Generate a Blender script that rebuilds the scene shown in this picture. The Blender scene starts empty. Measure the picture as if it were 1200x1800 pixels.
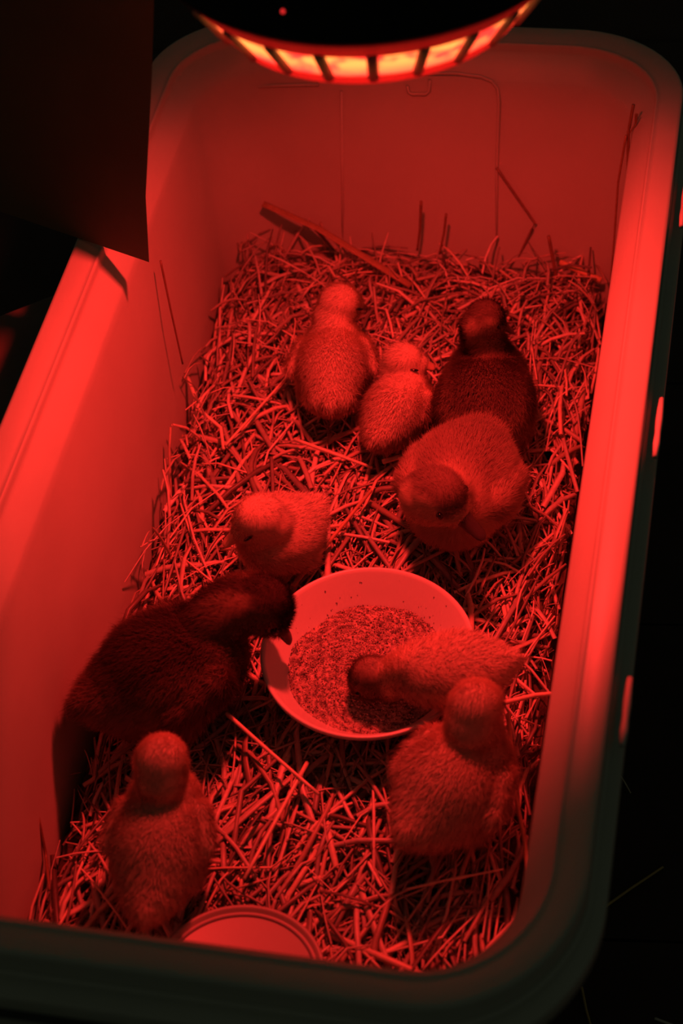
import bpy, math
import numpy as np
from mathutils import Vector, Matrix, Euler

scn = bpy.context.scene
col = scn.collection
rng = np.random.default_rng(7)

# ------------------------------------------------------------------ camera, world, exposure
CAM_LOC = np.array([0.26592, -1.008, 1.3944])
CAM_ROT = (0.7403, 0.0686, 0.1812)
cd = bpy.data.cameras.new('camera'); cam = bpy.data.objects.new('camera', cd); col.objects.link(cam)
cam.location = CAM_LOC; cam.rotation_euler = CAM_ROT
cd.sensor_fit = 'HORIZONTAL'; cd.sensor_width = 24.0; cd.lens = 60.0; cd.clip_start = 0.01
cd.dof.use_dof = True; cd.dof.focus_distance = 1.585; cd.dof.aperture_fstop = 4.8
scn.camera = cam
scn.view_settings.view_transform = 'Standard'
scn.view_settings.look = 'None'
scn.view_settings.exposure = 0.0
scn.view_settings.gamma = 1.0
scn.view_settings.use_curve_mapping = False
scn.render.engine = 'CYCLES'
scn.cycles.use_denoising = True
scn.cycles.max_bounces = 8
scn.cycles.sample_clamp_indirect = 4.0

w = bpy.data.worlds.new('night'); scn.world = w; w.use_nodes = True
w.node_tree.nodes['Background'].inputs['Color'].default_value = (0.95, 1.0, 0.72, 1)
w.node_tree.nodes['Background'].inputs['Strength'].default_value = 0.018

LAMP = np.array([0.039, 0.094, 0.78])       # centre of the hanging lamp's wide flange
HEAT = (1.0, 0.025, 0.022)                  # colour of the heat bulb
SPOT_POWER = 31.0
BULB_EMIT = 60.0
sd = bpy.data.lights.new('heat_bulb_beam', 'SPOT')
sd.energy = SPOT_POWER; sd.color = HEAT; sd.shadow_soft_size = 0.020
sd.spot_size = math.radians(128); sd.spot_blend = 1.0
so = bpy.data.objects.new('heat_bulb_beam', sd); col.objects.link(so)
so.location = (LAMP[0], LAMP[1], LAMP[2] + 0.052)
so.rotation_euler = Vector((0.0, -0.22, -1.0)).to_track_quat('-Z', 'Y').to_euler()

# ------------------------------------------------------------------ helpers
_R = np.array(Euler(CAM_ROT, 'XYZ').to_matrix())
def ray(px, py):
    return _R @ np.array([(px - 600) / 3000.0, -(py - 900) / 3000.0, -1.0])
def at(px, py, z):                      # point of the place at height z
    d = ray(px, py); t = (z - CAM_LOC[2]) / d[2]
    return CAM_LOC + d * t
def aty(px, py, y):                     # point of the place on the upright plane y
    d = ray(px, py); t = (y - CAM_LOC[1]) / d[1]
    return CAM_LOC + d * t
def atx(px, py, x):
    d = ray(px, py); t = (x - CAM_LOC[0]) / d[0]
    return CAM_LOC + d * t
def norm(v):
    v = np.asarray(v, float); return v / (np.linalg.norm(v) + 1e-12)

def tag(o, label=None, cat=None, group=None, kind=None):
    if label: o['label'] = label
    if cat: o['category'] = cat
    if group: o['group'] = group
    if kind: o['kind'] = kind
    return o
def empty(name, loc):
    o = bpy.data.objects.new(name, None); col.objects.link(o); o.location = loc
    o.empty_display_size = 0.02
    return o

class MB:
    def __init__(s): s.v = []; s.f = []; s.m = []; s.n = 0
    def add(s, verts, faces, mat=0):
        b = s.n
        s.v.extend([tuple(map(float, p)) for p in verts]); s.n += len(verts)
        for f in faces: s.f.append([i + b for i in f]); s.m.append(mat)
    def box(s, c, sz, rot=None, mat=0):
        c = np.array(c, float); h = np.array(sz, float) / 2
        P = np.array([[x, y, z] for x in (-1, 1) for y in (-1, 1) for z in (-1, 1)]) * h
        if rot is not None: P = P @ np.array(rot).T
        s.add(P + c, [(0, 1, 3, 2), (4, 6, 7, 5), (0, 4, 5, 1), (2, 3, 7, 6), (0, 2, 6, 4), (1, 5, 7, 3)], mat)
    def lathe(s, prof, c=(0, 0, 0), n=64, mat=0, a0=0, closed=True):
        c = np.array(c); k = len(prof); V = []; F = []
        for i in range(n):
            a = 2 * math.pi * i / n + a0
            for r, z in prof: V.append((c[0] + r * math.cos(a), c[1] + r * math.sin(a), c[2] + z))
        for i in range(n):
            j = (i + 1) % n
            for q in range(k - 1):
                F.append((i * k + q, j * k + q, j * k + q + 1, i * k + q + 1))
        s.add(V, F, mat)
    def tube(s, pts, r, n=6, flat=1.0, up=(0, 0, 1), cap=True, mat=0):
        pts = [np.asarray(p, float) for p in pts]; V = []; F = []; m = len(pts)
        rs = r if hasattr(r, '__len__') else [r] * m
        for i, p in enumerate(pts):
            t = norm(pts[min(i + 1, m - 1)] - pts[max(i - 1, 0)])
            a = np.cross(t, up)
            if np.linalg.norm(a) < 1e-3: a = np.cross(t, (1, 0, 0))
            a = norm(a); b = np.cross(a, t)
            for k in range(n):
                th = 2 * math.pi * k / n
                V.append(p + rs[i] * (math.cos(th) * a + flat * math.sin(th) * b))
        for i in range(m - 1):
            for k in range(n):
                k2 = (k + 1) % n
                F.append((i * n + k, i * n + k2, (i + 1) * n + k2, (i + 1) * n + k))
        if cap: F += [tuple(range(n))[::-1], tuple((m - 1) * n + k for k in range(n))]
        s.add(V, F, mat)
    def ellipsoid(s, c, r, rot=None, nu=20, nv=12, mat=0):
        c = np.array(c, float); V = []; F = []
        for j in range(1, nv):
            ph = math.pi * j / nv
            for i in range(nu):
                th = 2 * math.pi * i / nu
                V.append((math.sin(ph) * math.cos(th), math.sin(ph) * math.sin(th), math.cos(ph)))
        V += [(0, 0, 1), (0, 0, -1)]
        V = np.array(V) * np.array(r, float)
        if rot is not None: V = V @ np.array(rot).T
        for j in range(nv - 2):
            for i in range(nu):
                i2 = (i + 1) % nu
                F.append((j * nu + i, (j + 1) * nu + i, (j + 1) * nu + i2, j * nu + i2))
        T = (nv - 1) * nu
        for i in range(nu):
            i2 = (i + 1) % nu
            F.append((T, i, i2)); F.append((T + 1, (nv - 2) * nu + i2, (nv - 2) * nu + i))
        s.add(V + c, F, mat)
    def build(s, name, mats, parent=None, smooth=True, loc=None, sub=0, bevel=0):
        me = bpy.data.meshes.new(name)
        v = np.array(s.v, float)
        if loc is not None: v = v - np.array(loc)
        me.from_pydata(v.tolist(), [], s.f)
        if not isinstance(mats, (list, tuple)): mats = [mats]
        for m in mats: me.materials.append(m)
        me.polygons.foreach_set('material_index', s.m)
        me.polygons.foreach_set('use_smooth', [smooth] * len(s.f))
        me.update()
        o = bpy.data.objects.new(name, me); col.objects.link(o)
        if loc is not None: o.location = loc
        if parent is not None:
            o.parent = parent
            if loc is None: o.location = -parent.location
            else: o.location = Vector(loc) - parent.location
        if bevel:
            b = o.modifiers.new('bevel', 'BEVEL'); b.width = bevel; b.segments = 2; b.limit_method = 'ANGLE'
        if sub:
            b = o.modifiers.new('sub', 'SUBSURF'); b.levels = sub; b.render_levels = sub
        return o

# ------------------------------------------------------------------ materials
def mat(name, color=(.8, .8, .8), rough=.5, noise=0, nscale=20, attr=None, spec=.5, trans=0, bump=0, bscale=300, emit=None, estr=0, metal=0):
    m = bpy.data.materials.new(name); m.use_nodes = True
    nt = m.node_tree; N = nt.nodes; L = nt.links; b = N['Principled BSDF']
    b.inputs['Base Color'].default_value = (*color, 1); b.inputs['Roughness'].default_value = rough
    b.inputs['Metallic'].default_value = metal
    b.inputs['Specular IOR Level'].default_value = spec
    src = None
    if attr:
        a = N.new('ShaderNodeAttribute'); a.attribute_name = attr; src = a.outputs['Color']
    if noise:
        tc = N.new('ShaderNodeTexCoord'); nz = N.new('ShaderNodeTexNoise'); nz.inputs['Scale'].default_value = nscale
        nz.inputs['Detail'].default_value = 6
        L.new(tc.outputs['Object'], nz.inputs['Vector'])
        mr = N.new('ShaderNodeMapRange'); mr.inputs['From Min'].default_value = .3; mr.inputs['From Max'].default_value = .7
        mr.inputs['To Min'].default_value = 1 - noise; mr.inputs['To Max'].default_value = 1.0
        L.new(nz.outputs['Fac'], mr.inputs['Value'])
        mx = N.new('ShaderNodeMix'); mx.data_type = 'RGBA'; mx.blend_type = 'MULTIPLY'; mx.inputs['Factor'].default_value = 1
        if src: L.new(src, mx.inputs[6])
        else: mx.inputs[6].default_value = (*color, 1)
        L.new(mr.outputs['Result'], mx.inputs[7]); src = mx.outputs[2]
    if src: L.new(src, b.inputs['Base Color'])
    if bump:
        tc = N.new('ShaderNodeTexCoord'); nz = N.new('ShaderNodeTexNoise'); nz.inputs['Scale'].default_value = bscale
        L.new(tc.outputs['Object'], nz.inputs['Vector'])
        bp = N.new('ShaderNodeBump'); bp.inputs['Strength'].default_value = bump; bp.inputs['Distance'].default_value = .002
        L.new(nz.outputs['Fac'], bp.inputs['Height']); L.new(bp.outputs['Normal'], b.inputs['Normal'])
    if emit:
        b.inputs['Emission Color'].default_value = (*emit, 1); b.inputs['Emission Strength'].default_value = estr
    if trans:
        tr = N.new('ShaderNodeBsdfTranslucent'); ms = N.new('ShaderNodeMixShader'); ms.inputs[0].default_value = trans
        if src: L.new(src, tr.inputs['Color'])
        else: tr.inputs['Color'].default_value = (*color, 1)
        L.new(b.outputs[0], ms.inputs[1]); L.new(tr.outputs[0], ms.inputs[2])
        L.new(ms.outputs[0], N['Material Output'].inputs['Surface'])
    return m

M = {}
M['tote'] = mat('tote_plastic', (.50, .55, .46), .42, noise=.10, nscale=9)
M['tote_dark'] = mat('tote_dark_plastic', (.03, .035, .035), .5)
M['tab'] = mat('tote_tab_plastic', (.60, .62, .55), .5)
M['straw'] = mat('straw', attr='tint', rough=.42, trans=.12, noise=.25, nscale=160)
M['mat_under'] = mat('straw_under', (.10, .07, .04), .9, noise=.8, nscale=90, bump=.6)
M['bowl'] = mat('bowl_plastic', (.62, .64, .60), .28)
M['plate'] = mat('plate_plastic', (.34, .32, .28), .4)
M['plate_line'] = mat('plate_line', (.16, .16, .15), .5)
M['feed'] = mat('feed', attr='tint', rough=.8)
M['down'] = mat('down', attr='tint', rough=.9, spec=.15, trans=.22)
M['skin'] = mat('down_skin', attr='tint', rough=.95, spec=.1)
M['bill_dark'] = mat('dark_bill', (.035, .03, .03), .3)
M['bill_pale'] = mat('pale_bill', (.46, .32, .22), .35)
M['eye'] = mat('eye', (.006, .006, .006), .12)
M['leg_pale'] = mat('pale_leg', (.45, .30, .15), .6)
M['leg_dark'] = mat('dark_leg', (.08, .07, .06), .6)
M['lamp_black'] = mat('lamp_black', (.004, .004, .005), .45, spec=.2)
M['lamp_lining'] = mat('lamp_lining', (.25, .25, .25), .4)
M['lamp_ring'] = mat('lamp_ring', (.6, .36, .34), .5, trans=.30)
M['lamp_bar'] = mat('lamp_bar', (.3, .2, .2), .5, trans=.1)
M['lamp_pane'] = mat('lamp_pane', (.9, .8, .6), .5, trans=.15)
M['bulb'] = mat('bulb', (.1, .0, .0), .3, emit=HEAT, estr=BULB_EMIT)
def glow_pane():
    """frosted pane of the lamp: it glows, unevenly, with the light behind it"""
    m = M['lamp_pane']; N = m.node_tree.nodes; L = m.node_tree.links; b = N['Principled BSDF']
    tc = N.new('ShaderNodeTexCoord'); nz = N.new('ShaderNodeTexNoise'); nz.inputs['Scale'].default_value = 55
    L.new(tc.outputs['Object'], nz.inputs['Vector'])
    sx = N.new('ShaderNodeSeparateXYZ'); L.new(tc.outputs['Object'], sx.inputs[0])
    mr = N.new('ShaderNodeMapRange'); mr.inputs['From Min'].default_value = -.047; mr.inputs['From Max'].default_value = -.030
    L.new(sx.outputs['Z'], mr.inputs['Value'])
    n2 = N.new('ShaderNodeMapRange'); n2.inputs['From Min'].default_value = .36; n2.inputs['From Max'].default_value = .52
    L.new(nz.outputs['Fac'], n2.inputs['Value'])
    mu = N.new('ShaderNodeMath'); mu.operation = 'MULTIPLY'; L.new(mr.outputs[0], mu.inputs[0]); L.new(n2.outputs[0], mu.inputs[1])
    mx = N.new('ShaderNodeMix'); mx.data_type = 'RGBA'; L.new(mu.outputs[0], mx.inputs[0])
    mx.inputs[6].default_value = (.9, .05, .04, 1); mx.inputs[7].default_value = (1.5, .85, .14, 1)
    L.new(mx.outputs[2], b.inputs['Emission Color']); b.inputs['Emission Strength'].default_value = .8
glow_pane()
M['led'] = mat('led', (.1, 0, 0), .3, emit=(1, .03, .03), estr=1.1)
M['board'] = mat('board', (.10, .12, .055), .7, noise=.2, nscale=12)
M['floor'] = mat('floor_boards', (.060, .036, .030), .85, noise=.5, nscale=7)

# ------------------------------------------------------------------ floor
b = MB()
fs = at(1100, 1653, 0.0); e1 = norm(at(1200, 1656, 0) - at(1040, 1651, 0)); e1 = norm([e1[0], e1[1], 0]); e2 = np.array([-e1[1], e1[0], 0])
for k in range(-5, 14):
    lo = k * .36 + .0015; hi = (k + 1) * .36 - .0015
    P = [fs + e1 * a + e2 * c for a, c in ((-4, lo), (4, lo), (4, hi), (-4, hi))]
    V = [(p[0], p[1], 0.0) for p in P] + [(p[0], p[1], -.02) for p in P]
    b.add(V, [(0, 1, 2, 3), (7, 6, 5, 4), (0, 4, 5, 1), (1, 5, 6, 2), (2, 6, 7, 3), (3, 7, 4, 0)])
b.add([(-4, -3, -.02), (4, -3, -.02), (4, 5, -.02), (-4, 5, -.02)], [(0, 1, 2, 3)])
fl = b.build('floor', M['floor'], smooth=False); tag(fl, 'dark floor boards beside and beneath the tote', kind='structure')

# ------------------------------------------------------------------ the tote
HW, HL, RC = .264, .550, .112
TP = .042           # the plan widens a little towards the far end
ZR = .42
def ring(o, z, n=14):
    hw, hl, r = HW - o, HL - o, max(RC - o * .9, .028)
    dr = .085 * max(.385 - z, 0) if o > .043 else 0      # the far end wall leans in more than the others
    P = []
    for cx, cy, a0 in ((1, 1, 0), (-1, 1, 90), (-1, -1, 180), (1, -1, 270)):
        for i in range(n + 1):
            a = math.radians(a0 + 90 * i / n)
            P.append([cx * (hw - r) + r * math.cos(a), cy * (hl - r) + r * math.sin(a), z])
        # extra points along the straight sides keep the long faces regular
    P = np.array(P)
    P[:, 1] = np.where(P[:, 1] > 0, P[:, 1] - dr, P[:, 1] * .985)
    P[:, 0] *= 1 + TP * P[:, 1] / HL
    return P
def sweep(mb, prof, cap0=False, cap1=False):
    rings = [ring(o, z) for o, z in prof]; n = len(rings[0]); V = np.concatenate(rings); F = []
    for q in range(len(prof) - 1):
        for i in range(n):
            j = (i + 1) % n
            F.append((q * n + i, q * n + j, (q + 1) * n + j, (q + 1) * n + i))
    if cap0: F.append(tuple(range(n))[::-1])
    if cap1: F.append(tuple((len(prof) - 1) * n + i for i in range(n)))
    mb.add(V, F)
tote = empty('storage_tote', (0, 0, 0))
tag(tote, 'large pale plastic storage tote with rounded rim, used as a brooder full of straw', 'storage tote')
b = MB()
sweep(b, [(.085, .030), (.075, .031), (.066, .036), (.062, .048), (.0525, .22), (.0462, .372), (.0452, .3800), (.0440, .3840), (.0340, .3970), (.0275, .4045)], cap0=True)
sweep(b, [(.012, .350), (.036, .05), (.040, .014), (.046, .004), (.055, .001)], cap1=True)
# moulded outline on the far wall: a rounded panel and a little tab
def wallpt(px, py, lift=.0004):
    d = ray(px, py); y0 = .5049; k = .112
    t = (y0 - k * (.402 - CAM_LOC[2]) - CAM_LOC[1]) / (d[1] - k * d[2])
    p = CAM_LOC + d * t; p[1] -= lift; return p
for P in ([(603, 470), (602, 320), (600, 160)],
          [(873, 480), (873, 300), (877, 180), (874, 155), (864, 142), (845, 134), (800, 128), (700, 128)],
          [(716, 150), (718, 162), (724, 165), (748, 165), (754, 160), (755, 140)],
          [(404, 215), (403, 162), (412, 156), (480, 150), (560, 148)], [(418, 190), (422, 240), (427, 285)]):
    b.tube([wallpt(*p) for p in P], .0019, n=6)
b.tube([wallpt(396, 296), wallpt(412, 288), wallpt(428, 286)], [.0008, .003, .0008], n=6)
body = b.build('body', M['tote'], tote)
b = MB()
sweep(b, [(.0285, .4035), (.0272, .4050), (.0265, .4068), (.0262, .4100), (.0262, .4128), (.0252, .4148), (.0240, .4150), (.0226, .4138), (.0200, .4146), (.0045, .42), (.0018, .4193), (.0005, .4175), (0, .415), (0, .386), (-.001, .3845), (-.0105, .3838), (-.0125, .3825), (-.013, .381), (-.013, .366), (-.011, .364), (.006, .362), (.012, .352), (.016, .352), (.0282, .4010)])
rim = b.build('rim', M['tote'], tote)
# grooved strips below the near rim, and little latch tabs on the long ledge
b = MB()
sweep(b, [(-.0005, .3975), (-.0035, .3965), (-.0035, .3935), (-.0005, .3925)])
b.build('rim_bead', M['tote'], tote)
for (x0, y0, x1, y1) in ((1189, 318, 1180, 398), (1150, 702, 1132, 803), (1086, 1192, 1068, 1310)):
    p0 = at(x0, y0, .40); p1 = at(x1, y1, .40); b = MB()
    yy = np.linspace(p1[1], p0[1], 6); 
    b.tube([((HW + .0110) * (1 + TP * y / HL), y, .4010 + .0012 * math.sin(i * 2.1)) for i, y in enumerate(yy)], [.0022, .0030, .0027, .0032, .0027, .0022], n=8, flat=1.4)
    b.build('latch_tab', M['tab'], tote)
b = MB()
hx0, hx1 = -.19, -.02
b.box(((hx0 + hx1) / 2, -HL - .012, .335), (hx1 - hx0, .030, .012))
b.box((hx0 + .006, -HL - .006, .352), (.012, .03, .03)); b.box((hx1 - .006, -HL - .006, .352), (.012, .03, .03))
b.build('handle', M['tote'], tote, bevel=.003, smooth=False)
b = MB(); b.box(((hx0 + hx1) / 2, -HL + .006, .33), (hx1 - hx0 - .02, .012, .05)); b.build('handle_recess', M['tote_dark'], tote, smooth=False)  # near-black block standing in for the shade inside the handle recess

# ------------------------------------------------------------------ straw bedding (nobody could count it)
G = .172                     # top of the bedding
BOWL = at(646, 1141, .213); BOWL[2] = .0
def straw_arrays(n, L0, L1, W0, W1, zlo, zhi, tilt, keep=None, sides=5):
    V = []; F = []; T = []; base = 0
    i = 0
    while i < n:
        L = L0 + (L1 - L0) * rng.random() ** 1.6; W = W0 + (W1 - W0) * rng.random() ** 1.5
        c = np.array([rng.uniform(-.203, .203), rng.uniform(-.478, .478), rng.uniform(zlo, zhi)])
        a = rng.uniform(0, math.pi) if rng.random() < .55 else rng.normal(math.pi / 2 - .1, .5)
        el = rng.normal(0, tilt)
        d = np.array([math.cos(a) * math.cos(el), math.sin(a) * math.cos(el), math.sin(el)])
        bend = rng.normal(0, .05) * L; side = np.array([-d[1], d[0], 0])
        kink = rng.random() < .12
        ts = np.linspace(-.5, .5, 4)
        P = np.array([c + d * L * t + side * bend * (1 - 4 * t * t) + np.array([0, 0, -.012 * (abs(t) * 2) ** 2 * L / .1]) for t in ts])
        if kink:
            P[3] = P[2] + norm(P[3] - P[2] + side * rng.normal(0, 1.0) * L * .3) * np.linalg.norm(P[3] - P[2])
        lim = .197 - .0
        zc = P[:, 2]
        ox = .2065 + (zc.mean() - .172) * .1
        if (np.abs(P[:, 0]) > ox).any() or (np.abs(P[:, 1]) > .480).any(): continue
        # rounded inner corners
        ex = np.maximum(np.abs(P[:, 0]) - (ox - .04), 0); ey = np.maximum(np.abs(P[:, 1]) - .442, 0)
        if (ex ** 2 + ey ** 2 > .0015).any(): continue
        dd = np.hypot(P[:, 0] - BOWL[0], P[:, 1] - BOWL[1])
        Q = np.concatenate([P, (P[:-1] + P[1:]) / 2]); dq = np.hypot(Q[:, 0] - BOWL[0], Q[:, 1] - BOWL[1])
        if ((dq < .088) & (Q[:, 2] > .166)).any():
            P[:, 2] -= Q[:, 2].max() - .164
        if keep is not None and not keep(P): continue
        P[:, 0] *= 1 + .050 * P[:, 1] / HL - .006
        flat = 1.0 if rng.random() < .5 else rng.uniform(.15, .5)
        t0 = norm(P[1] - P[0]); aa = norm(np.cross(t0, (0, 0, 1))); bb = np.cross(aa, t0)
        rl = rng.uniform(-.9, .9); aa, bb = aa * math.cos(rl) + bb * math.sin(rl), bb * math.cos(rl) - aa * math.sin(rl)
        th = np.arange(sides) * 2 * math.pi / sides
        r = W / 2
        ringp = r * (np.cos(th)[:, None] * aa + flat * np.sin(th)[:, None] * bb)
        tap = [1, 1, 1, rng.uniform(.5, 1)]
        Vs = np.concatenate([p + ringp * k for p, k in zip(P, tap)])
        V.append(Vs)
        for q in range(3):
            for k in range(sides):
                k2 = (k + 1) % sides
                F.append((base + q * sides + k, base + q * sides + k2, base + (q + 1) * sides + k2, base + (q + 1) * sides + k))
        br = rng.uniform(.25, 1.0); hue = rng.random()
        cc = np.array([.92, .72 + .1 * hue, .54 + .2 * hue]) * br
        if rng.random() < .12: cc = cc * .45
        T.append(np.repeat([np.append(cc, 1)], len(Vs), 0))
        base += len(Vs); i += 1
    return np.concatenate(V), F, np.concatenate(T)
def tinted(name, V, F, T, mats, parent=None, smooth=True, mi=None):
    me = bpy.data.meshes.new(name)
    off = Vector(parent.location) if parent is not None else Vector((0, 0, 0))
    V = np.asarray(V, np.float32)
    loops = np.concatenate([np.asarray(f, np.int32) for f in F]) if not isinstance(F, np.ndarray) else F.ravel()
    ln = np.array([len(f) for f in F], np.int32) if not isinstance(F, np.ndarray) else np.full(len(F), F.shape[1], np.int32)
    me.vertices.add(len(V)); me.vertices.foreach_set('co', V.ravel())
    me.loops.add(len(loops)); me.loops.foreach_set('vertex_index', loops.astype(np.int32))
    me.polygons.add(len(ln)); me.polygons.foreach_set('loop_start', np.concatenate([[0], np.cumsum(ln)[:-1]]).astype(np.int32))
    me.polygons.foreach_set('loop_total', ln)
    me.update(calc_edges=True); me.validate()
    me.polygons.foreach_set('use_smooth', [smooth] * len(me.polygons))
    at_ = me.color_attributes.new('tint', 'FLOAT_COLOR', 'POINT'); at_.data.foreach_set('color', np.asarray(T, np.float32).ravel())
    for m in (mats if isinstance(mats, (list, tuple)) else [mats]): me.materials.append(m)
    if mi is not None: me.polygons.foreach_set('material_index', mi)
    o = bpy.data.objects.new(name, me); col.objects.link(o)
    if parent is not None: o.parent = parent; o.location = -off
    return o

parts = [straw_arrays(2300, .05, .15, .0022, .0052, .120, .150, .10),
         straw_arrays(2700, .04, .16, .0014, .0056, .142, .167, .11),
         straw_arrays(1500, .05, .20, .0018, .0068, .158, .1725, .07),
         straw_arrays(3000, .010, .045, .0009, .0026, .140, .168, .28, sides=4),
         straw_arrays(260, .05, .13, .0015, .0045, .165, .185, .32, keep=lambda P: P[:, 1].mean() > .30),
         straw_arrays(130, .04, .10, .0014, .0036, .180, .200, .65, keep=lambda P: P[:, 1].mean() > .40 or (P[:, 0].mean() < -.17 and P[:, 1].mean() > 0 and P[:, 2].max() < .215)),
         straw_arrays(500, .05, .14, .0015, .0045, .160, .180, .2, keep=lambda P: P[:, 1].mean() > .22 and P[:, 2].max() < .215)]
V = []; F = []; T = []; n0 = 0
for v, f, t in parts:
    V.append(v); T.append(t)
    F += [tuple(i + n0 for i in q) for q in f]; n0 += len(v)
# the packed underside of the bedding, coloured dark for the shade between stalks
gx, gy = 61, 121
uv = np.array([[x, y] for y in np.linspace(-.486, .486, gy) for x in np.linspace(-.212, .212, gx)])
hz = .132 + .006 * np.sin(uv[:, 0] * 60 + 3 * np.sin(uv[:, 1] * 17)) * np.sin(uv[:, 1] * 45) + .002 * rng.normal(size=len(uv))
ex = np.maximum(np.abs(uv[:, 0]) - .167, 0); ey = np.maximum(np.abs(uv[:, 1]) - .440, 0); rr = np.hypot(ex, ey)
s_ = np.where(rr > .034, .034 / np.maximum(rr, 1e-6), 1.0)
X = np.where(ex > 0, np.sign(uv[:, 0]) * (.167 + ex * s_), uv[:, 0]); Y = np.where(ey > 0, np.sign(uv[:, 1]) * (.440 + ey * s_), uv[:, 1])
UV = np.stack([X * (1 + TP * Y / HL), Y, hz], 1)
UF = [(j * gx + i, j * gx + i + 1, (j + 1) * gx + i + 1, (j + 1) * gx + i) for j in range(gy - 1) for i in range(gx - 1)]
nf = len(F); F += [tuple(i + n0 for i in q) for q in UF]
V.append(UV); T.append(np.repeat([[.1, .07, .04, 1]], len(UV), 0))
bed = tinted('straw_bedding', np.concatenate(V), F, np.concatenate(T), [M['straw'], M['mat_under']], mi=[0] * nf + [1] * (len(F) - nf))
tag(bed, 'thick loose bed of dry chopped straw covering the bottom of the tote', 'straw', kind='stuff')

def stalk(name, label, pts, wid, flat=1.0, tint=(.85, .74, .56), group=None, taper=.8, n=8, cat='straw stalk', nodes=()):
    pts = [np.asarray(p, float) for p in pts]
    # resample for a smooth run and give the stalk its nodes
    P = []; R = []
    for i in range(len(pts) - 1):
        for k in range(6):
            P.append(pts[i] + (pts[i + 1] - pts[i]) * k / 6)
    P.append(pts[-1]); m = len(P)
    for i in range(m):
        r = wid / 2 * (1 - (1 - taper) * i / (m - 1))
        if i in nodes: r *= 1.45
        R.append(r)
    b = MB(); c = np.mean(P, axis=0); b.tube(P, R, n=n, flat=flat)
    T = np.repeat([[*tint, 1]], len(b.v), 0)
    o = tinted(name, np.array(b.v) - c, b.f, T, M['straw']); o.location = c
    tag(o, label, cat, group or 'single straw stalks lying loose on the bedding')
    return o
# stalks that can be told apart
stalk('straw_stalk', 'thin kinked straw stalk leaning against the far wall of the tote', [wallpt(873, 292, .003), wallpt(941, 386, .006), at(906, 462, .165)], .0032, tint=(.3, .2, .14))
stalk('straw_stalk', 'tall straw stem standing upright in the far right corner, its tip split', [aty(1113, 184, .432), aty(1104, 232, .43), aty(1102, 390, .425), aty(1078, 520, .42)], .0034, tint=(.3, .2, .1))
stalk('straw_stalk', 'short forked tip leaf beside the tall stem in the far right corner', [aty(1118, 200, .432), aty(1117, 218, .431), aty(1106, 234, .429)], .003, flat=.4, tint=(.3, .2, .1))
stalk('straw_stalk', 'thin bowed straw curving left of the tall upright stem in the corner', [aty(1100, 238, .428), aty(1086, 320, .424), aty(1079, 420, .421), aty(1072, 505, .42)], .0026, tint=(.35, .22, .12))
stalk('reed_blade', 'broad flat reed blade slanting down from the far wall, widest piece in the bedding', [at(462, 358, .235), at(560, 402, .213), at(722, 502, .183)], .0100, flat=.22, tint=(.42, .28, .16), taper=.9)
stalk('straw_stalk', 'short thick glossy straw tube lying before the far right corner', [at(984, 461, .190), at(1056, 493, .184)], .0066, tint=(.8, .55, .3), taper=1)
stalk('straw_stalk', 'thin dark straw leaning on the left wall just below the corner of the dark board', [atx(282, 458, -.209), atx(300, 545, -.202), atx(321, 640, -.196)], .0022, tint=(.2, .12, .07))
stalk('straw_stalk', 'lone dark straw standing against the near end of the left wall', [atx(67, 1437, -.206), atx(80, 1500, -.2), at(87, 1565, .170)], .0030, tint=(.25, .15, .08))
stalk('straw_stalk', 'dark straw stub sticking straight up before the middle of the far wall', [aty(740, 354, .462), aty(738, 400, .46), aty(733, 440, .458)], .0034, tint=(.3, .18, .1))
stalk('straw_stalk', 'dark straw stub sticking up just right of another stub by the far wall', [aty(784, 376, .462), aty(780, 410, .46), aty(772, 446, .458)], .0030, tint=(.3, .18, .1))
stalk('straw_stalk', 'dark blunt straw stub standing upright before the right part of the far wall', [aty(964, 415, .455), aty(974, 470, .45), aty(980, 500, .447)], .0040, tint=(.3, .18, .1))
stalk('straw_stalk', 'bright straight straw running down to the right from under the dark gosling', [at(398, 1254, .196), at(470, 1318, .188), at(560, 1396, .181)], .0040)
stalk('straw_stalk', 'long straw crossing the near bedding from beneath the bowl down to the left', [at(540, 1340, .180), at(429, 1545, .185)], .0040)
stalk('straw_stalk', 'thin knobbly twig lying nearly level in front of the lower right duckling', [at(712, 1564, .176), at(780, 1548, .184), at(884, 1528, .182)], .0022, nodes=(4, 7, 8))
stalk('straw_stalk', 'long curved straw hugging the right wall below the bowl', [at(893, 1255, .190), at(905, 1395, .186), at(922, 1480, .184), at(930, 1570, .180)], .0042, tint=(.6, .4, .22))
stalk('straw_stalk', 'pale straw pointing at the right wall beside the head of the lower right duckling', [at(882, 1236, .186), at(940, 1222, .186), at(982, 1218, .186)], .0046)
stalk('straw_stalk', 'long straw slanting up to the right behind the duckling that faces the viewer', [at(515, 1030, .176), at(652, 862, .186)], .0044, tint=(.55, .38, .22))
stalk('straw_stalk', 'thin straw slanting up to the duckling seated at the far left', [at(396, 783, .182), at(500, 667, .186)], .0030)
stalk('straw_stalk', 'pale twice-bent straw at the left wall level with the far ducklings', [at(330, 664, .186), at(352, 722, .188), at(388, 752, .182), at(393, 790, .178)], .0044)
stalk('straw_stalk', 'straw lying level just below the rumps of the two far ducklings', [at(517, 772, .182), at(654, 822, .180)], .0038)
stalk('straw_stalk', 'wide straw reaching from the near bedding under the small duckling to the big gosling', [at(672, 812, .178), at(762, 786, .180)], .0050)
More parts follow.
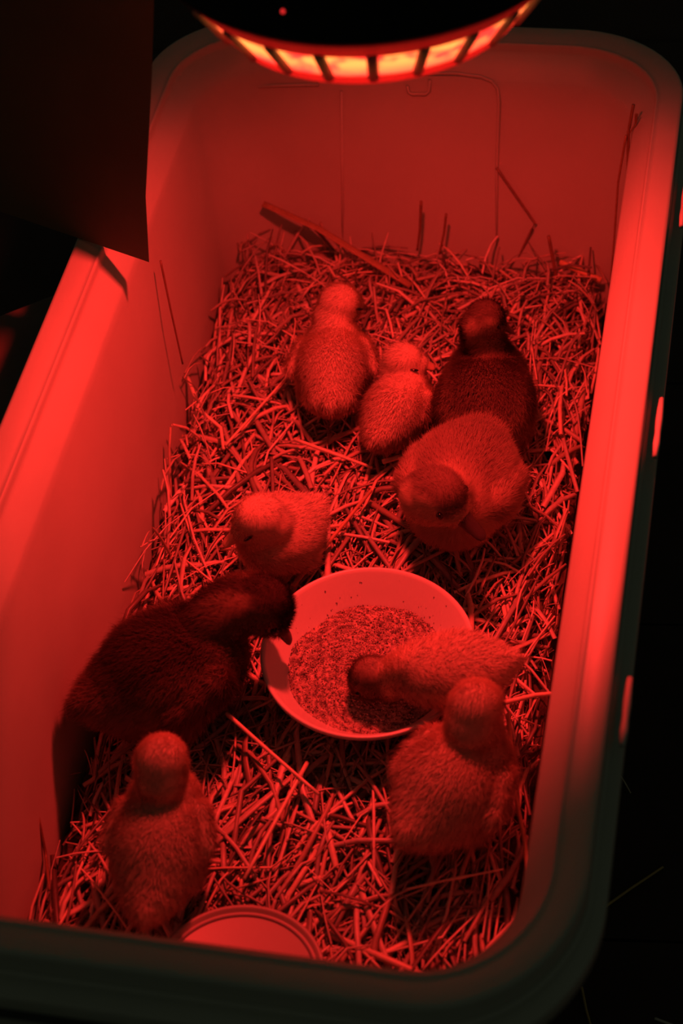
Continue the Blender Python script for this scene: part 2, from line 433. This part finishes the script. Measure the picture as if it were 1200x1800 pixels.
# bits of straw fallen outside on the floor
g2 = 'bits of straw fallen on the floor'
stalk('straw_stalk', 'tiny pale straw chip on the dark floor right of the tote, nearest to its middle', [at(1083, 1354, .003), at(1097, 1374, .004), at(1108, 1394, .003)], .0016, group=g2)
stalk('straw_stalk', 'long dim straw on the floor pointing up to the right away from the tote corner', [at(1046, 1606, .003), at(1105, 1564, .003), at(1165, 1524, .003)], .0028, group=g2, tint=(.7, .5, .15))
stalk('straw_stalk', 'dim straw on the floor hanging near the bottom edge beside the tote', [at(1022, 1735, .003), at(1030, 1775, .003), at(1040, 1810, .003)], .0024, group=g2, tint=(.7, .5, .15))
stalk('straw_stalk', 'short greyish straw bit on the floor in the bottom right corner', [at(1150, 1790, .003), at(1185, 1803, .003)], .0024, group=g2, tint=(.8, .8, .7))

# ------------------------------------------------------------------ bowl with feed, shallow dish
bowl = empty('feed_bowl', (BOWL[0], BOWL[1], .1655))
tag(bowl, 'white round plastic bowl holding crumbled feed, standing in the middle of the straw', 'bowl')
b = MB()
b.lathe([(.0001, .004), (.050, .004), (.056, .006), (.064, .013), (.078, .029), (.0895, .0455), (.0915, .0478), (.0935, .0482), (.0945, .0470), (.0942, .0440), (.092, .0425), (.084, .030), (.070, .0135), (.062, .003), (.058, 0), (.0001, 0)], n=96)
b.build('bowl_body', M['bowl'], bowl, loc=None).location = (0, 0, 0)
# feed
Vf = []; Ff = []; Tf = []; nr, na = 30, 96; cx, cy = BOWL[0], BOWL[1] - .002
def feedz(r, a):
    q = r / .0725
    return .1655 + .0215 + .0035 * (1 - q * q) + .0016 * math.sin(3 * a + 4 * q) * q + .0014 * math.sin(7 * a) * q * q
for i in range(nr):
    for j in range(na):
        r = .0725 * (i + .5) / nr; a = 2 * math.pi * j / na
        Vf.append((cx + r * math.cos(a), cy + r * math.sin(a), feedz(r, a) + rng.normal(0, .0004)))
        k = rng.uniform(.35, 1) if rng.random() > .2 else .15; Tf.append((.58 * k, .46 * k, .40 * k, 1))
for i in range(nr - 1):
    for j in range(na):
        j2 = (j + 1) % na; Ff.append((i * na + j, i * na + j2, (i + 1) * na + j2, (i + 1) * na + j))
Ff.append(tuple(range(na)))
Vf = list(Vf); base = len(Vf)
OC = [(1, 0, 0), (-1, 0, 0), (0, 1, 0), (0, -1, 0), (0, 0, 1), (0, 0, -1)]
OF = [(0, 2, 4), (2, 1, 4), (1, 3, 4), (3, 0, 4), (2, 0, 5), (1, 2, 5), (3, 1, 5), (0, 3, 5)]
def grain(p, s, k):
    global base
    sc = s * rng.uniform(.6, 1.4, 3); an = rng.uniform(0, 6.28); ca, sa = math.cos(an), math.sin(an)
    for o in OC:
        x, y, z = o[0] * sc[0], o[1] * sc[1], o[2] * sc[2]
        Vf.append((p[0] + x * ca - y * sa, p[1] + x * sa + y * ca, p[2] + z)); Tf.append((.66 * k, .52 * k, .45 * k, 1))
    for f in OF: Ff.append(tuple(i + base for i in f))
    base += 6
for i in range(9000):
    r = .0725 * math.sqrt(rng.random()); a = rng.uniform(0, 6.283)
    grain((cx + r * math.cos(a), cy + r * math.sin(a), feedz(r, a) + .0004), rng.uniform(.0003, .0009), rng.uniform(.25, 1.15) if rng.random() > .18 else .12)
for i in range(70):          # crumbs stuck on the bowl's inner side
    r = rng.uniform(.071, .088) ; a = rng.uniform(.2, 2.8)
    z = .1655 + np.interp(r, [.064, .078, .0895], [.013, .029, .0455]) + .0005
    if r > .078 and rng.random() < .7: continue
    grain((BOWL[0] + r * math.cos(a), BOWL[1] + r * math.sin(a), z), rng.uniform(.0003, .0008), .2)
feed = tinted('crumbled_feed', np.array(Vf), Ff, np.array(Tf), M['feed'], smooth=False)
tag(feed, 'speckled crumbled poultry feed filling the bottom of the white bowl', 'feed', kind='stuff')

pc = at(418, 1726, .19)
dish = empty('shallow_dish', (pc[0], pc[1], .172))
dish.rotation_euler = (math.radians(-9), 0, 0); dish.scale = (.88, .88, 1); dish.location.z = .180
tag(dish, 'shallow round dish with ringed edge half hidden by the near rim of the tote', 'dish')
b = MB()
b.lathe([(.0001, .0120), (.0655, .0120), (.0670, .0124), (.0680, .0132), (.0690, .0136), (.0700, .0132), (.0708, .0136), (.0722, .0160), (.0745, .0172), (.0765, .0160), (.0768, .012), (.074, .003), (.070, 0), (.0001, 0)], n=96)
o = b.build('dish_body', M['plate'], dish); o.location = (0, 0, 0)
b = MB(); b.lathe([(.0662, .01235), (.0666, .0131), (.0680, .0140), (.0684, .0133)], n=96)
o = b.build('dish_line', M['plate_line'], dish); o.location = (0, 0, 0)

# ------------------------------------------------------------------ heat lamp
lamp = empty('heat_lamp', tuple(LAMP))
tag(lamp, 'round black heat lamp hanging over the tote, its slotted lower ring glowing red', 'heat lamp')
R1, R2, HS = .151, .113, .055
b = MB()   # black outside of the dome
dome = [(R1 - .012, -.0012), (R1 + .0005, -.001), (R1 + .001, .002), (R1 - .004, .006), (.138, .024), (.118, .052), (.090, .080), (.058, .098), (.040, .104), (.038, .150), (.034, .156), (.0001, .157)]
b.lathe(dome, n=96)
o = b.build('dome', M['lamp_black'], lamp); o.location = (0, 0, 0)
b = MB()
b.lathe([(R1 - .010, .0005), (.134, .020), (.114, .048), (.087, .076), (.056, .093), (.0001, .096)], n=96)
o = b.build('reflector', M['lamp_lining'], lamp); o.location = (0, 0, 0)
# slotted guard ring: bands, bars and frosted panes
def rz(t): return R1 - .002 + (R2 - R1 + .002) * t, -.001 - (HS - .001) * t
def band(t0, t1, th=.0025):
    (ra, za), (rb, zb) = rz(t0), rz(t1)
    return [(ra, za), (rb, zb), (rb - th, zb + .0005), (ra - th, za + .0005), (ra, za)]
b = MB(); b.lathe(band(0, .32), n=96); b.lathe(band(.82, 1.0, .003), n=96)
o = b.build('guard_ring', M['lamp_ring'], lamp); o.location = (0, 0, 0)
NW = 24
for k in range(NW):
    a = 2 * math.pi * (k + .5) / NW + .06
    (ra, za), (rb, zb) = rz(.28), rz(.86)
    u = np.array([math.cos(a), math.sin(a), 0])
    b = MB(); b.tube([u * (ra - .001) + (0, 0, za), u * (rb - .001) + (0, 0, zb)], .0040, n=8)
    o = b.build('guard_bar', M['lamp_bar'], lamp); o.location = (0, 0, 0)
for k in range(NW):
    b = MB(); V = []; n = 8
    a0 = 2 * math.pi * (k + .5) / NW + .06
    for i in range(n + 1):
        a = a0 + 2 * math.pi / NW * i / n
        for t in (.31, .83):
            r, z = rz(t); r -= .0015
            V.append((r * math.cos(a), r * math.sin(a), z))
    b.add(V, [(2 * i, 2 * i + 2, 2 * i + 3, 2 * i + 1) for i in range(n)])
    o = b.build('guard_pane', M['lamp_pane'], lamp); o.location = (0, 0, 0)
b = MB(); b.ellipsoid((0, 0, .084), (.020, .020, .014), nu=24, nv=16); b.tube([(0, 0, .08), (0, 0, .10)], .012, n=16)
o = b.build('bulb', M['bulb'], lamp); o.location = (0, 0, 0)
lp = None
# glowing bead standing in for light leaking through a pinhole in the black shade
d = ray(497, 20); best = None
for t in np.linspace(.8, 1.6, 4000):
    p = CAM_LOC + d * t - LAMP; r = math.hypot(p[0], p[1])
    if p[2] > .004:
        rs = np.interp(p[2], [q[1] for q in dome[3:]], [q[0] for q in dome[3:]])
        if r <= rs: best = p; break
if best is not None:
    b = MB(); b.ellipsoid(best, (.0014, .0014, .0014), nu=12, nv=8)
    o = b.build('pinhole_light', M['led'], lamp); o.location = (0, 0, 0); o['label'] = 'tiny red point of light on the black shade'
b = MB(); b.tube([(0, 0, .155), (0, .01, .4), (0, .02, 1.2)], .004, n=8)
o = b.build('cord', M['lamp_black'], lamp); o.location = (0, 0, 0)

# ------------------------------------------------------------------ dark board standing on the left rim
pA = at(262, 461, .4215); pD = at(130, 416, .4215); dirv = norm(pD - pA); pD2 = pA + dirv * .42
nrm = norm(np.cross(dirv, (0, 0, 1)));  nrm = nrm if nrm[1] > 0 else -nrm
def onb(px, py):
    d = ray(px, py); t = ((np.array(pA) - CAM_LOC) @ nrm) / (d @ nrm); return CAM_LOC + d * t
pC = pD2 + (0, 0, .45); front = [np.array(pA), onb(256, 345), onb(267, 130), onb(272, -60), pC, pD2]
bk = [p + nrm * .008 + dirv * (.012 if q < 4 else 0) for q, p in enumerate(front)]
V = front + bk; b = MB()
b.add(V, [(0, 1, 2, 3, 4, 5), (11, 10, 9, 8, 7, 6)] + [(i, (i + 6), (i + 1) % 6 + 6, (i + 1) % 6) for i in range(6)])
cB = np.array(pA)
bo = b.build('board', M['board'], None, smooth=False, loc=cB)
tag(bo, 'dark brown board standing upright on the left rim of the tote', 'board')

# ------------------------------------------------------------------ low box beside the tote
q0 = at(0, 553, .29); q1 = at(60, 530, .29); du = norm([q1[0] - q0[0], q1[1] - q0[1], 0]); dn = np.array([du[1], -du[0], 0])
s0 = q1 + du * ((-.305 - q1[0]) / du[0]); P4 = [s0, s0 - du * .36, s0 - du * .36 + dn * .30, s0 + dn * .30]
P4[3] = np.array([-.305, P4[3][1], .29])
b = MB(); V = [(p[0], p[1], .29) for p in P4] + [(p[0], p[1], .001) for p in P4]
b.add(V, [(3, 2, 1, 0), (4, 5, 6, 7)] + [(i, (i + 1) % 4, (i + 1) % 4 + 4, i + 4) for i in range(4)])
cb = (float(P4[0][0]), float(P4[0][1]), .001)
bx_ = b.build('box', mat('box_card', (.16, .12, .10), .8, noise=.2, nscale=14), None, smooth=False, loc=cb, bevel=.003)
tag(bx_, 'dim low box on the floor left of the tote, only its red-lit corner showing', 'box')

# ------------------------------------------------------------------ birds
def frame(yaw, pitch=0, roll=0):
    """columns: right, forward, up; yaw clockwise from +Y"""
    a = math.radians(yaw); p = math.radians(pitch)
    f = np.array([math.sin(a) * math.cos(p), math.cos(a) * math.cos(p), math.sin(p)])
    r = norm(np.cross(f, (0, 0, 1))); u = np.cross(r, f)
    rr = math.radians(roll)
    r2 = r * math.cos(rr) + u * math.sin(rr); u2 = np.cross(r2, f)
    return np.stack([r2, f, u2], 1)
YEL = (.74, .62, .48)
def smoothstep(a, b_, x):
    t = np.clip((x - a) / (b_ - a), 0, 1); return t * t * (3 - 2 * t)

def bird(name, label, body_px, bz, yaw, size, head_px, hz, hyaw, hpitch, kind='yellow', hs=1.0, bpitch=0, tail=1.0,
         wings=(1, 1), wing_open=12, billmat='bill_pale', eye='open', legs=True, neck_r=.016, fur=1.0, hroll=0, dens=1.0, headcol=None, necklift=.0, billlen=1.0, group='ducklings and goslings in the tote'):
    C = at(*body_px, bz); H = at(*head_px, hz)
    a, wd, ht = size                       # half length, half width, half height
    Bf = frame(yaw, bpitch); Hf = frame(hyaw, hpitch, hroll)
    L = lambda x, y, z: C + Bf @ np.array([x, y, z])
    HL_ = lambda x, y, z: H + Hf @ np.array([x, y, z]) * hs
    mb = MB()
    mb.ellipsoid(L(0, -.05 * a, 0), (wd, a * .80, ht), Bf, 24, 16)
    mb.ellipsoid(L(0, .42 * a, .04 * ht), (wd * .82, a * .52, ht * .88), Bf, 24, 16)
    mb.ellipsoid(L(0, -.52 * a, -.02 * ht), (wd * .74, a * .44, ht * .72), Bf, 20, 14)
    mb.ellipsoid(L(0, -.82 * a, .08 * ht), (wd * .50 * tail, a * .26, ht * .42), Bf, 16, 12)
    mb.ellipsoid(L(0, -1.02 * a, .22 * ht), (wd * .20 * tail, a * .18, ht * .22), Bf, 16, 12)
    for sx in (-1, 1):                     # thighs
        mb.ellipsoid(L(sx * wd * .62, -.18 * a, -.45 * ht), (wd * .36, a * .34, ht * .48), Bf, 16, 12)
    for sx, on in ((-1, wings[0]), (1, wings[1])):
        if not on: continue
        w = math.radians(wing_open * on); R_ = np.array([[math.cos(w), sx * math.sin(w), 0], [-sx * math.sin(w), math.cos(w), 0], [0, 0, 1]])
        root = np.array([sx * wd * .86, .30 * a, .20 * ht])
        for q, (ly, rx, ry, rzz) in enumerate(((0, .010, .014, .013), (-.014, .008, .015, .011), (-.028, .006, .012, .008))):
            k = wd / .042
            off = R_.T @ np.array([0, ly * k, -.002 * q])
            mb.ellipsoid(L(*(root + off)), (rx * k, ry * k, rzz * k), Bf @ R_.T, 14, 10)
    # neck
    P0 = L(0, .50 * a, .42 * ht); P3 = HL_(0, -.007, -.009)
    P1 = P0 + Bf @ np.array([0, .25 * a, .45 * ht + necklift]); P2 = P3 + np.array([0, 0, -.012]) * (1 if hpitch > -60 else 0) - Hf[:, 1] * .008
    for i in range(9):
        t = i / 8; q = (1 - t) ** 3 * P0 + 3 * (1 - t) ** 2 * t * P1 + 3 * (1 - t) * t * t * P2 + t ** 3 * P3
        r = (wd * .52) * (1 - t) ** 1.5 + neck_r * hs * (1 - (1 - t) ** 1.5)
        mb.ellipsoid(q, (r, r, r), None, 14, 10)
    # head
    mb.ellipsoid(HL_(0, -.003, .001), (.0170 * hs, .0200 * hs, .0172 * hs), Hf, 20, 14)
    mb.ellipsoid(HL_(0, .010, -.003), (.0120 * hs, .0135 * hs, .0110 * hs), Hf, 20, 14)
    for sx in (-1, 1): mb.ellipsoid(HL_(sx * .0065, .002, -.0055), (.0100 * hs, .0125 * hs, .0100 * hs), Hf, 14, 10)
    tmp = mb.build('tmp', M['skin'])
    rm = tmp.modifiers.new('r', 'REMESH'); rm.mode = 'VOXEL'; rm.voxel_size = .0024; rm.use_smooth_shade = True
    sm = tmp.modifiers.new('s', 'SMOOTH'); sm.factor = .5; sm.iterations = 7
    dg = bpy.context.evaluated_depsgraph_get(); ev = tmp.evaluated_get(dg); me = ev.to_mesh()
    nv = len(me.vertices); co = np.empty(nv * 3, np.float32); me.vertices.foreach_get('co', co); co = co.reshape(-1, 3).astype(float)
    no = np.empty(nv * 3, np.float32); me.vertices.foreach_get('normal', no); no = no.reshape(-1, 3).astype(float)
    me.calc_loop_triangles(); nt = len(me.loop_triangles); tr = np.empty(nt * 3, np.int32); me.loop_triangles.foreach_get('vertices', tr); tr = tr.reshape(-1, 3)
    ev.to_mesh_clear(); me0 = tmp.data; bpy.data.objects.remove(tmp); bpy.data.meshes.remove(me0)

    def tint(p, jitter):
        q = (p - C) @ Bf; h = ((p - H) @ Hf) / hs
        dh = np.linalg.norm(h, axis=1); ish = 1 - smoothstep(.018, .028, dh)
        n = len(p)
        if kind == 'yellow':
            c = np.repeat([YEL], n, 0)
            k = .95 + .0 * q[:, 0]
            c = c * k[:, None]
        else:
            back = smoothstep(.05, .75, q[:, 2] / ht) * (1 - smoothstep(.45, 1.0, np.abs(q[:, 0]) / wd) * .8)
            back *= 1 - smoothstep(.55, .95, q[:, 1] / a) * .4
            if kind == 'grey': lo, hi = np.array([.16, .12, .09]), np.array([.44, .35, .25])
            elif kind == 'grey_soft': lo, hi = np.array([.26, .20, .15]), np.array([.50, .40, .29])
            elif kind == 'dark': lo, hi = np.array([.070, .05, .04]), np.array([.30, .22, .16])
            wingd = ((np.abs(q[:, 0]) > wd * .80) & (q[:, 2] > -.2 * ht) & (q[:, 1] > -.35 * a)).astype(float) * .55
            m_ = np.clip(np.maximum(back, wingd), 0, 1)
            c = hi + (lo - hi) * m_[:, None]
            # head: dark crown and back of the neck, lighter cheeks
            crown = (smoothstep(-.006, .004, h[:, 2]) if kind == 'grey' else smoothstep(.001, .008, h[:, 2])) * smoothstep(.0165, .0120, np.abs(h[:, 0])) * ish
            nape = smoothstep(.010, .004, np.abs(h[:, 0])) * smoothstep(.0, -.010, h[:, 1])
            hk = 1.15 if kind == 'grey_soft' else .85
            ch = hi * hk + (lo * .8 - hi * hk) * np.clip(crown + nape * .9, 0, 1)[:, None]
            lor = np.exp(-((np.abs(h[:, 0]) - .013) ** 2 / .00003 + (h[:, 1] - .012) ** 2 / .00004 + (h[:, 2] - .003) ** 2 / .00001))
            ch = ch * (1 - .6 * lor)[:, None]
            near_neck = 1 - smoothstep(.025, .055, dh)
            c = c * (1 - near_neck[:, None]) + ch * near_neck[:, None]
            # a little mottling where down clumps
            c = c * (1 + .10 * np.sin(q[:, 0] * 600) * np.sin(q[:, 1] * 700 + q[:, 0] * 300))[:, None]
        if headcol is not None:
            c = c * (1 - ish[:, None]) + np.array(headcol) * ish[:, None]
        c = c * (1 + rng.normal(0, jitter, (n, 1)))
        return np.concatenate([np.clip(c, .01, .95), np.ones((n, 1))], 1)

    # down: fine tapering tufts rooted on the skin, part of the same surface
    A = co[tr[:, 0]]; B_ = co[tr[:, 1]]; D = co[tr[:, 2]]
    ar = np.linalg.norm(np.cross(B_ - A, D - A), axis=1) / 2; tot = ar.sum()
    nh = int(tot * 2.0e6 * dens)
    ti = rng.choice(nt, nh, p=ar / tot); u1 = np.sqrt(rng.random(nh)); u2 = rng.random(nh)
    w0, w1, w2 = 1 - u1, u1 * (1 - u2), u1 * u2
    root = A[ti] * w0[:, None] + B_[ti] * w1[:, None] + D[ti] * w2[:, None]
    nn = no[tr[ti, 0]] * w0[:, None] + no[tr[ti, 1]] * w1[:, None] + no[tr[ti, 2]] * w2[:, None]
    nn /= np.linalg.norm(nn, axis=1)[:, None] + 1e-9
    h = ((root - H) @ Hf) / hs; dh = np.linalg.norm(h, axis=1); ish = 1 - smoothstep(.020, .060, dh)
    eyes = [np.array([sx * .0150, .0085, .0030]) for sx in (-1, 1)]
    okk = np.ones(nh, bool)
    for e in eyes: okk &= np.linalg.norm(h - e, axis=1) > (.0042 if eye == 'open' else .0022)
    okk &= np.linalg.norm(h - np.array([0, .0245, -.004]), axis=1) > .0065
    root, nn, h, ish = root[okk], nn[okk], h[okk], ish[okk]; nh = len(root)
    flow = -Bf[:, 1][None] * (1 - ish[:, None]) - Hf[:, 1][None] * ish[:, None] + np.array([0, 0, -.25])
    flow = flow - nn * (flow * nn).sum(1)[:, None]; flow /= np.linalg.norm(flow, axis=1)[:, None] + 1e-9
    ln = (.0074 * (1 - ish) + .0044 * ish) * fur * rng.uniform(.45, 1.45, nh) * np.where(rng.random(nh) < .12, 1.35, 1.0)
    clump = .06 * np.stack([np.sin(root[:, 1] * 500 + root[:, 2] * 300), np.sin(root[:, 0] * 760 + 1.3), np.sin(root[:, 0] * 620 + root[:, 1] * 540)], 1)
    d1 = nn * .85 + flow * .55 + rng.normal(0, .19, (nh, 3)) + clump; d1 /= np.linalg.norm(d1, axis=1)[:, None]
    d2 = d1 + flow * .55 + np.array([0, 0, -.15]) + rng.normal(0, .15, (nh, 3)); d2 /= np.linalg.norm(d2, axis=1)[:, None]
    sd_ = np.cross(d1, nn); sd_ /= np.linalg.norm(sd_, axis=1)[:, None] + 1e-9
    wid = (.00022 * rng.uniform(.7, 1.2, nh))[:, None] * (1 - .35 * ish[:, None])
    r0 = root - nn * .0005; r1 = r0 + d1 * ln[:, None] * .55; r2 = r1 + d2 * ln[:, None] * .45
    HV = np.stack([r0 - sd_ * wid, r0 + sd_ * wid, r1 - sd_ * wid * .75, r1 + sd_ * wid * .75, r2], 1).reshape(-1, 3)
    HN = nn * 1.0 + d1 * .10; HN /= np.linalg.norm(HN, axis=1)[:, None]
    HNv = np.repeat(HN, 5, 0)
    b0 = nv + np.arange(nh) * 5
    # winding so that the face normal agrees with the skin normal
    q1 = np.stack([b0, b0 + 1, b0 + 3, b0 + 2], 1); t1 = np.stack([b0 + 2, b0 + 3, b0 + 4], 1)
    fn = np.cross(sd_, d1); flip = (fn * nn).sum(1) < 0
    q1[flip] = q1[flip][:, ::-1]; t1[flip] = t1[flip][:, ::-1]
    T0 = tint(co, .0); Th = tint(root, .06); Th = np.repeat(Th, 5, 0)
    kk = np.tile([.85, .85, 1.0, 1.0, 1.12], nh)[:, None]; Th[:, :3] = np.clip(Th[:, :3] * kk, 0, .95)
    V = np.concatenate([co, HV]); N_ = np.concatenate([no, HNv])
    T = np.concatenate([T0, Th])
    loops = np.concatenate([tr.ravel(), q1.ravel(), t1.ravel()]).astype(np.int32)
    lt = np.concatenate([np.full(nt, 3), np.full(nh, 4), np.full(nh, 3)]).astype(np.int32)
    base_loc = (C[0], C[1], G)
    root_o = empty(name, base_loc); tag(root_o, label, 'gosling' if 'gosling' in name else 'duckling', group)
    me = bpy.data.meshes.new('body'); me.vertices.add(len(V)); me.vertices.foreach_set('co', (V - np.array(base_loc)).astype(np.float32).ravel())
    me.loops.add(len(loops)); me.loops.foreach_set('vertex_index', loops)
    me.polygons.add(len(lt)); me.polygons.foreach_set('loop_start', np.concatenate([[0], np.cumsum(lt)[:-1]]).astype(np.int32)); me.polygons.foreach_set('loop_total', lt)
    me.update(calc_edges=True)
    me.polygons.foreach_set('use_smooth', [True] * len(lt))
    at_ = me.color_attributes.new('tint', 'FLOAT_COLOR', 'POINT'); at_.data.foreach_set('color', T.astype(np.float32).ravel())
    me.normals_split_custom_set_from_vertices(N_.astype(np.float32))
    me.materials.append(M['down'])
    bo_ = bpy.data.objects.new('body', me); col.objects.link(bo_); bo_.parent = root_o

    def part(mb_, nm, m_):
        o = mb_.build(nm, m_, root_o, loc=None); return o
    # bill: broad base, flattened and rounded towards the tip, upper over lower half
    mb = MB(); n = 12; Vb = []; Fb = []
    st = [(.018, .0068, .0062, -.0030), (.022, .0064, .0056, -.0036), (.026, .0058, .0042, -.0046), (.030, .0054, .0030, -.0054), (.0335, .0050, .0024, -.0059), (.0360, .0036, .0017, -.0064), (.0370, .0014, .0009, -.0067)]
    for y, rx, rz_, zc in st:
        yy = .018 + (y - .018) * billlen
        for k in range(n):
            th = 2 * math.pi * k / n
            Vb.append(HL_(rx * math.cos(th), yy, zc + rz_ * math.sin(th) * (1 if math.sin(th) > 0 else .75)))
    for q in range(len(st) - 1):
        for k in range(n):
            k2 = (k + 1) % n; Fb.append((q * n + k, q * n + k2, (q + 1) * n + k2, (q + 1) * n + k))
    Fb.append(tuple(range(n))[::-1]); Fb.append(tuple((len(st) - 1) * n + k for k in range(n)))
    mb.add(Vb, Fb); part(mb, 'bill', M[billmat])
    for e in eyes:
        mb = MB()
        if eye == 'open': mb.ellipsoid(HL_(*e), (.0021 * hs, .0027 * hs, .0027 * hs), Hf, 14, 10)
        else: mb.ellipsoid(HL_(*(e + [np.sign(e[0]) * .0010, 0, 0])), (.0016 * hs, .0044 * hs, .0013 * hs), Hf, 14, 10)
        part(mb, 'eye', M['eye'])
    if legs:
        lm = M['leg_dark' if kind != 'yellow' else 'leg_pale']
        for sx in (-1, 1):
            mb = MB()
            p0 = L(sx * wd * .50, -.10 * a, -.75 * ht); p1 = np.array([p0[0], p0[1], G + .012]) - Bf[:, 1] * .006; p2 = np.array([p0[0], p0[1], G + .003]) + Bf[:, 1] * .004
            mb.tube([p0, p1, p2], [.0034, .0026, .0030], n=8)
            for t_ in (-.38, 0, .38):
                dv = frame(yaw + math.degrees(t_), 0)[:, 1]
                mb.tube([p2, p2 + dv * .010 + (0, 0, .0008), p2 + dv * .020 - (0, 0, .001)], [.0024, .0018, .0008], n=6)
            fr = [p2] + [p2 + frame(yaw + math.degrees(t_), 0)[:, 1] * .016 for t_ in (-.38, 0, .38)]
            up_ = np.array([0, 0, .0007]); mb.add([p + up_ for p in fr] + [p - up_ for p in fr], [(0, 1, 2), (0, 2, 3), (4, 6, 5), (4, 7, 6), (1, 5, 6, 2), (2, 6, 7, 3), (0, 4, 5, 1), (3, 7, 4, 0)])
            part(mb, 'leg', lm)
    return root_o

bird('duckling', 'pale duckling farthest left at the back of the tote, wings held out, head turned right',
     (586, 642), .214, -8, (.060, .036, .037), (601, 533), .250, 48, -24, wings=(1.3, 1.2), wing_open=20, hs=1.12, eye='shut', legs=False, tail=1.35, billmat='bill_dark', billlen=.7)
bird('duckling', 'small pale duckling dozing between another pale duckling and a grey-backed gosling, head turned right',
     (698, 716), .208, 14, (.052, .030, .031), (714, 634), .237, 84, -6, wings=(0, 1), wing_open=8, hs=1.0, eye='shut', legs=False, billlen=.6)
bird('gosling', 'grey-backed gosling standing farthest right with raised dark neck, facing away',
     (852, 704), .220, -3, (.068, .047, .043), (858, 558), .298, 70, -34, kind='grey', wings=(0, 0), hs=.93, billmat='bill_dark', legs=True, neck_r=.0155)
bird('gosling', 'large grey-brown gosling facing the viewer with bowed head and dark bill',
     (812, 848), .226, 190, (.070, .050, .046), (775, 872), .286, 116, -24, kind='grey_soft', wings=(1.2, 1.2), wing_open=8, hs=1.32, billmat='bill_dark', legs=True, neck_r=.018, fur=1.1, billlen=1.2)
bird('duckling', 'pale duckling above the bowl facing left toward the viewer with a pale bill',
     (492, 938), .212, 222, (.044, .036, .034), (450, 914), .252, 248, -26, wings=(0, 0), hs=1.20, legs=True, billlen=.85, eye='shut')
bird('gosling', 'dark brown gosling left of the bowl, stretching its neck toward the feed',
     (297, 1178), .224, 50, (.075, .052, .049), (466, 1066), .266, 84, -60, kind='dark', wings=(.8, 1.0), hs=1.38, billmat='bill_dark', legs=True, neck_r=.018, fur=1.25)
bird('duckling', 'tawny duckling leaning over the bowl edge with its darker head down in the feed',
     (795, 1178), .243, -96, (.050, .032, .028), (648, 1192), .213, -92, -50, wings=(0, 0), hs=1.0, legs=False, headcol=(.26, .2, .15), billmat='bill_dark', necklift=-.012, neck_r=.017, billlen=.5, bpitch=-12, tail=.8)
bird('duckling', 'pale fluffy duckling at the lower right just below the bowl, back to the viewer',
     (797, 1376), .220, 26, (.060, .041, .040), (838, 1243), .272, 12, -34, wings=(.7, 1.3), wing_open=16, hs=1.22, legs=True, neck_r=.0165, fur=1.2)
bird('duckling', 'pale duckling nearest the viewer at the lower left, back turned, stubby wings out',
     (281, 1476), .220, -6, (.066, .036, .038), (285, 1338), .272, -4, -34, wings=(1.3, 1.3), wing_open=16, hs=1.18, legs=True, neck_r=.0160)
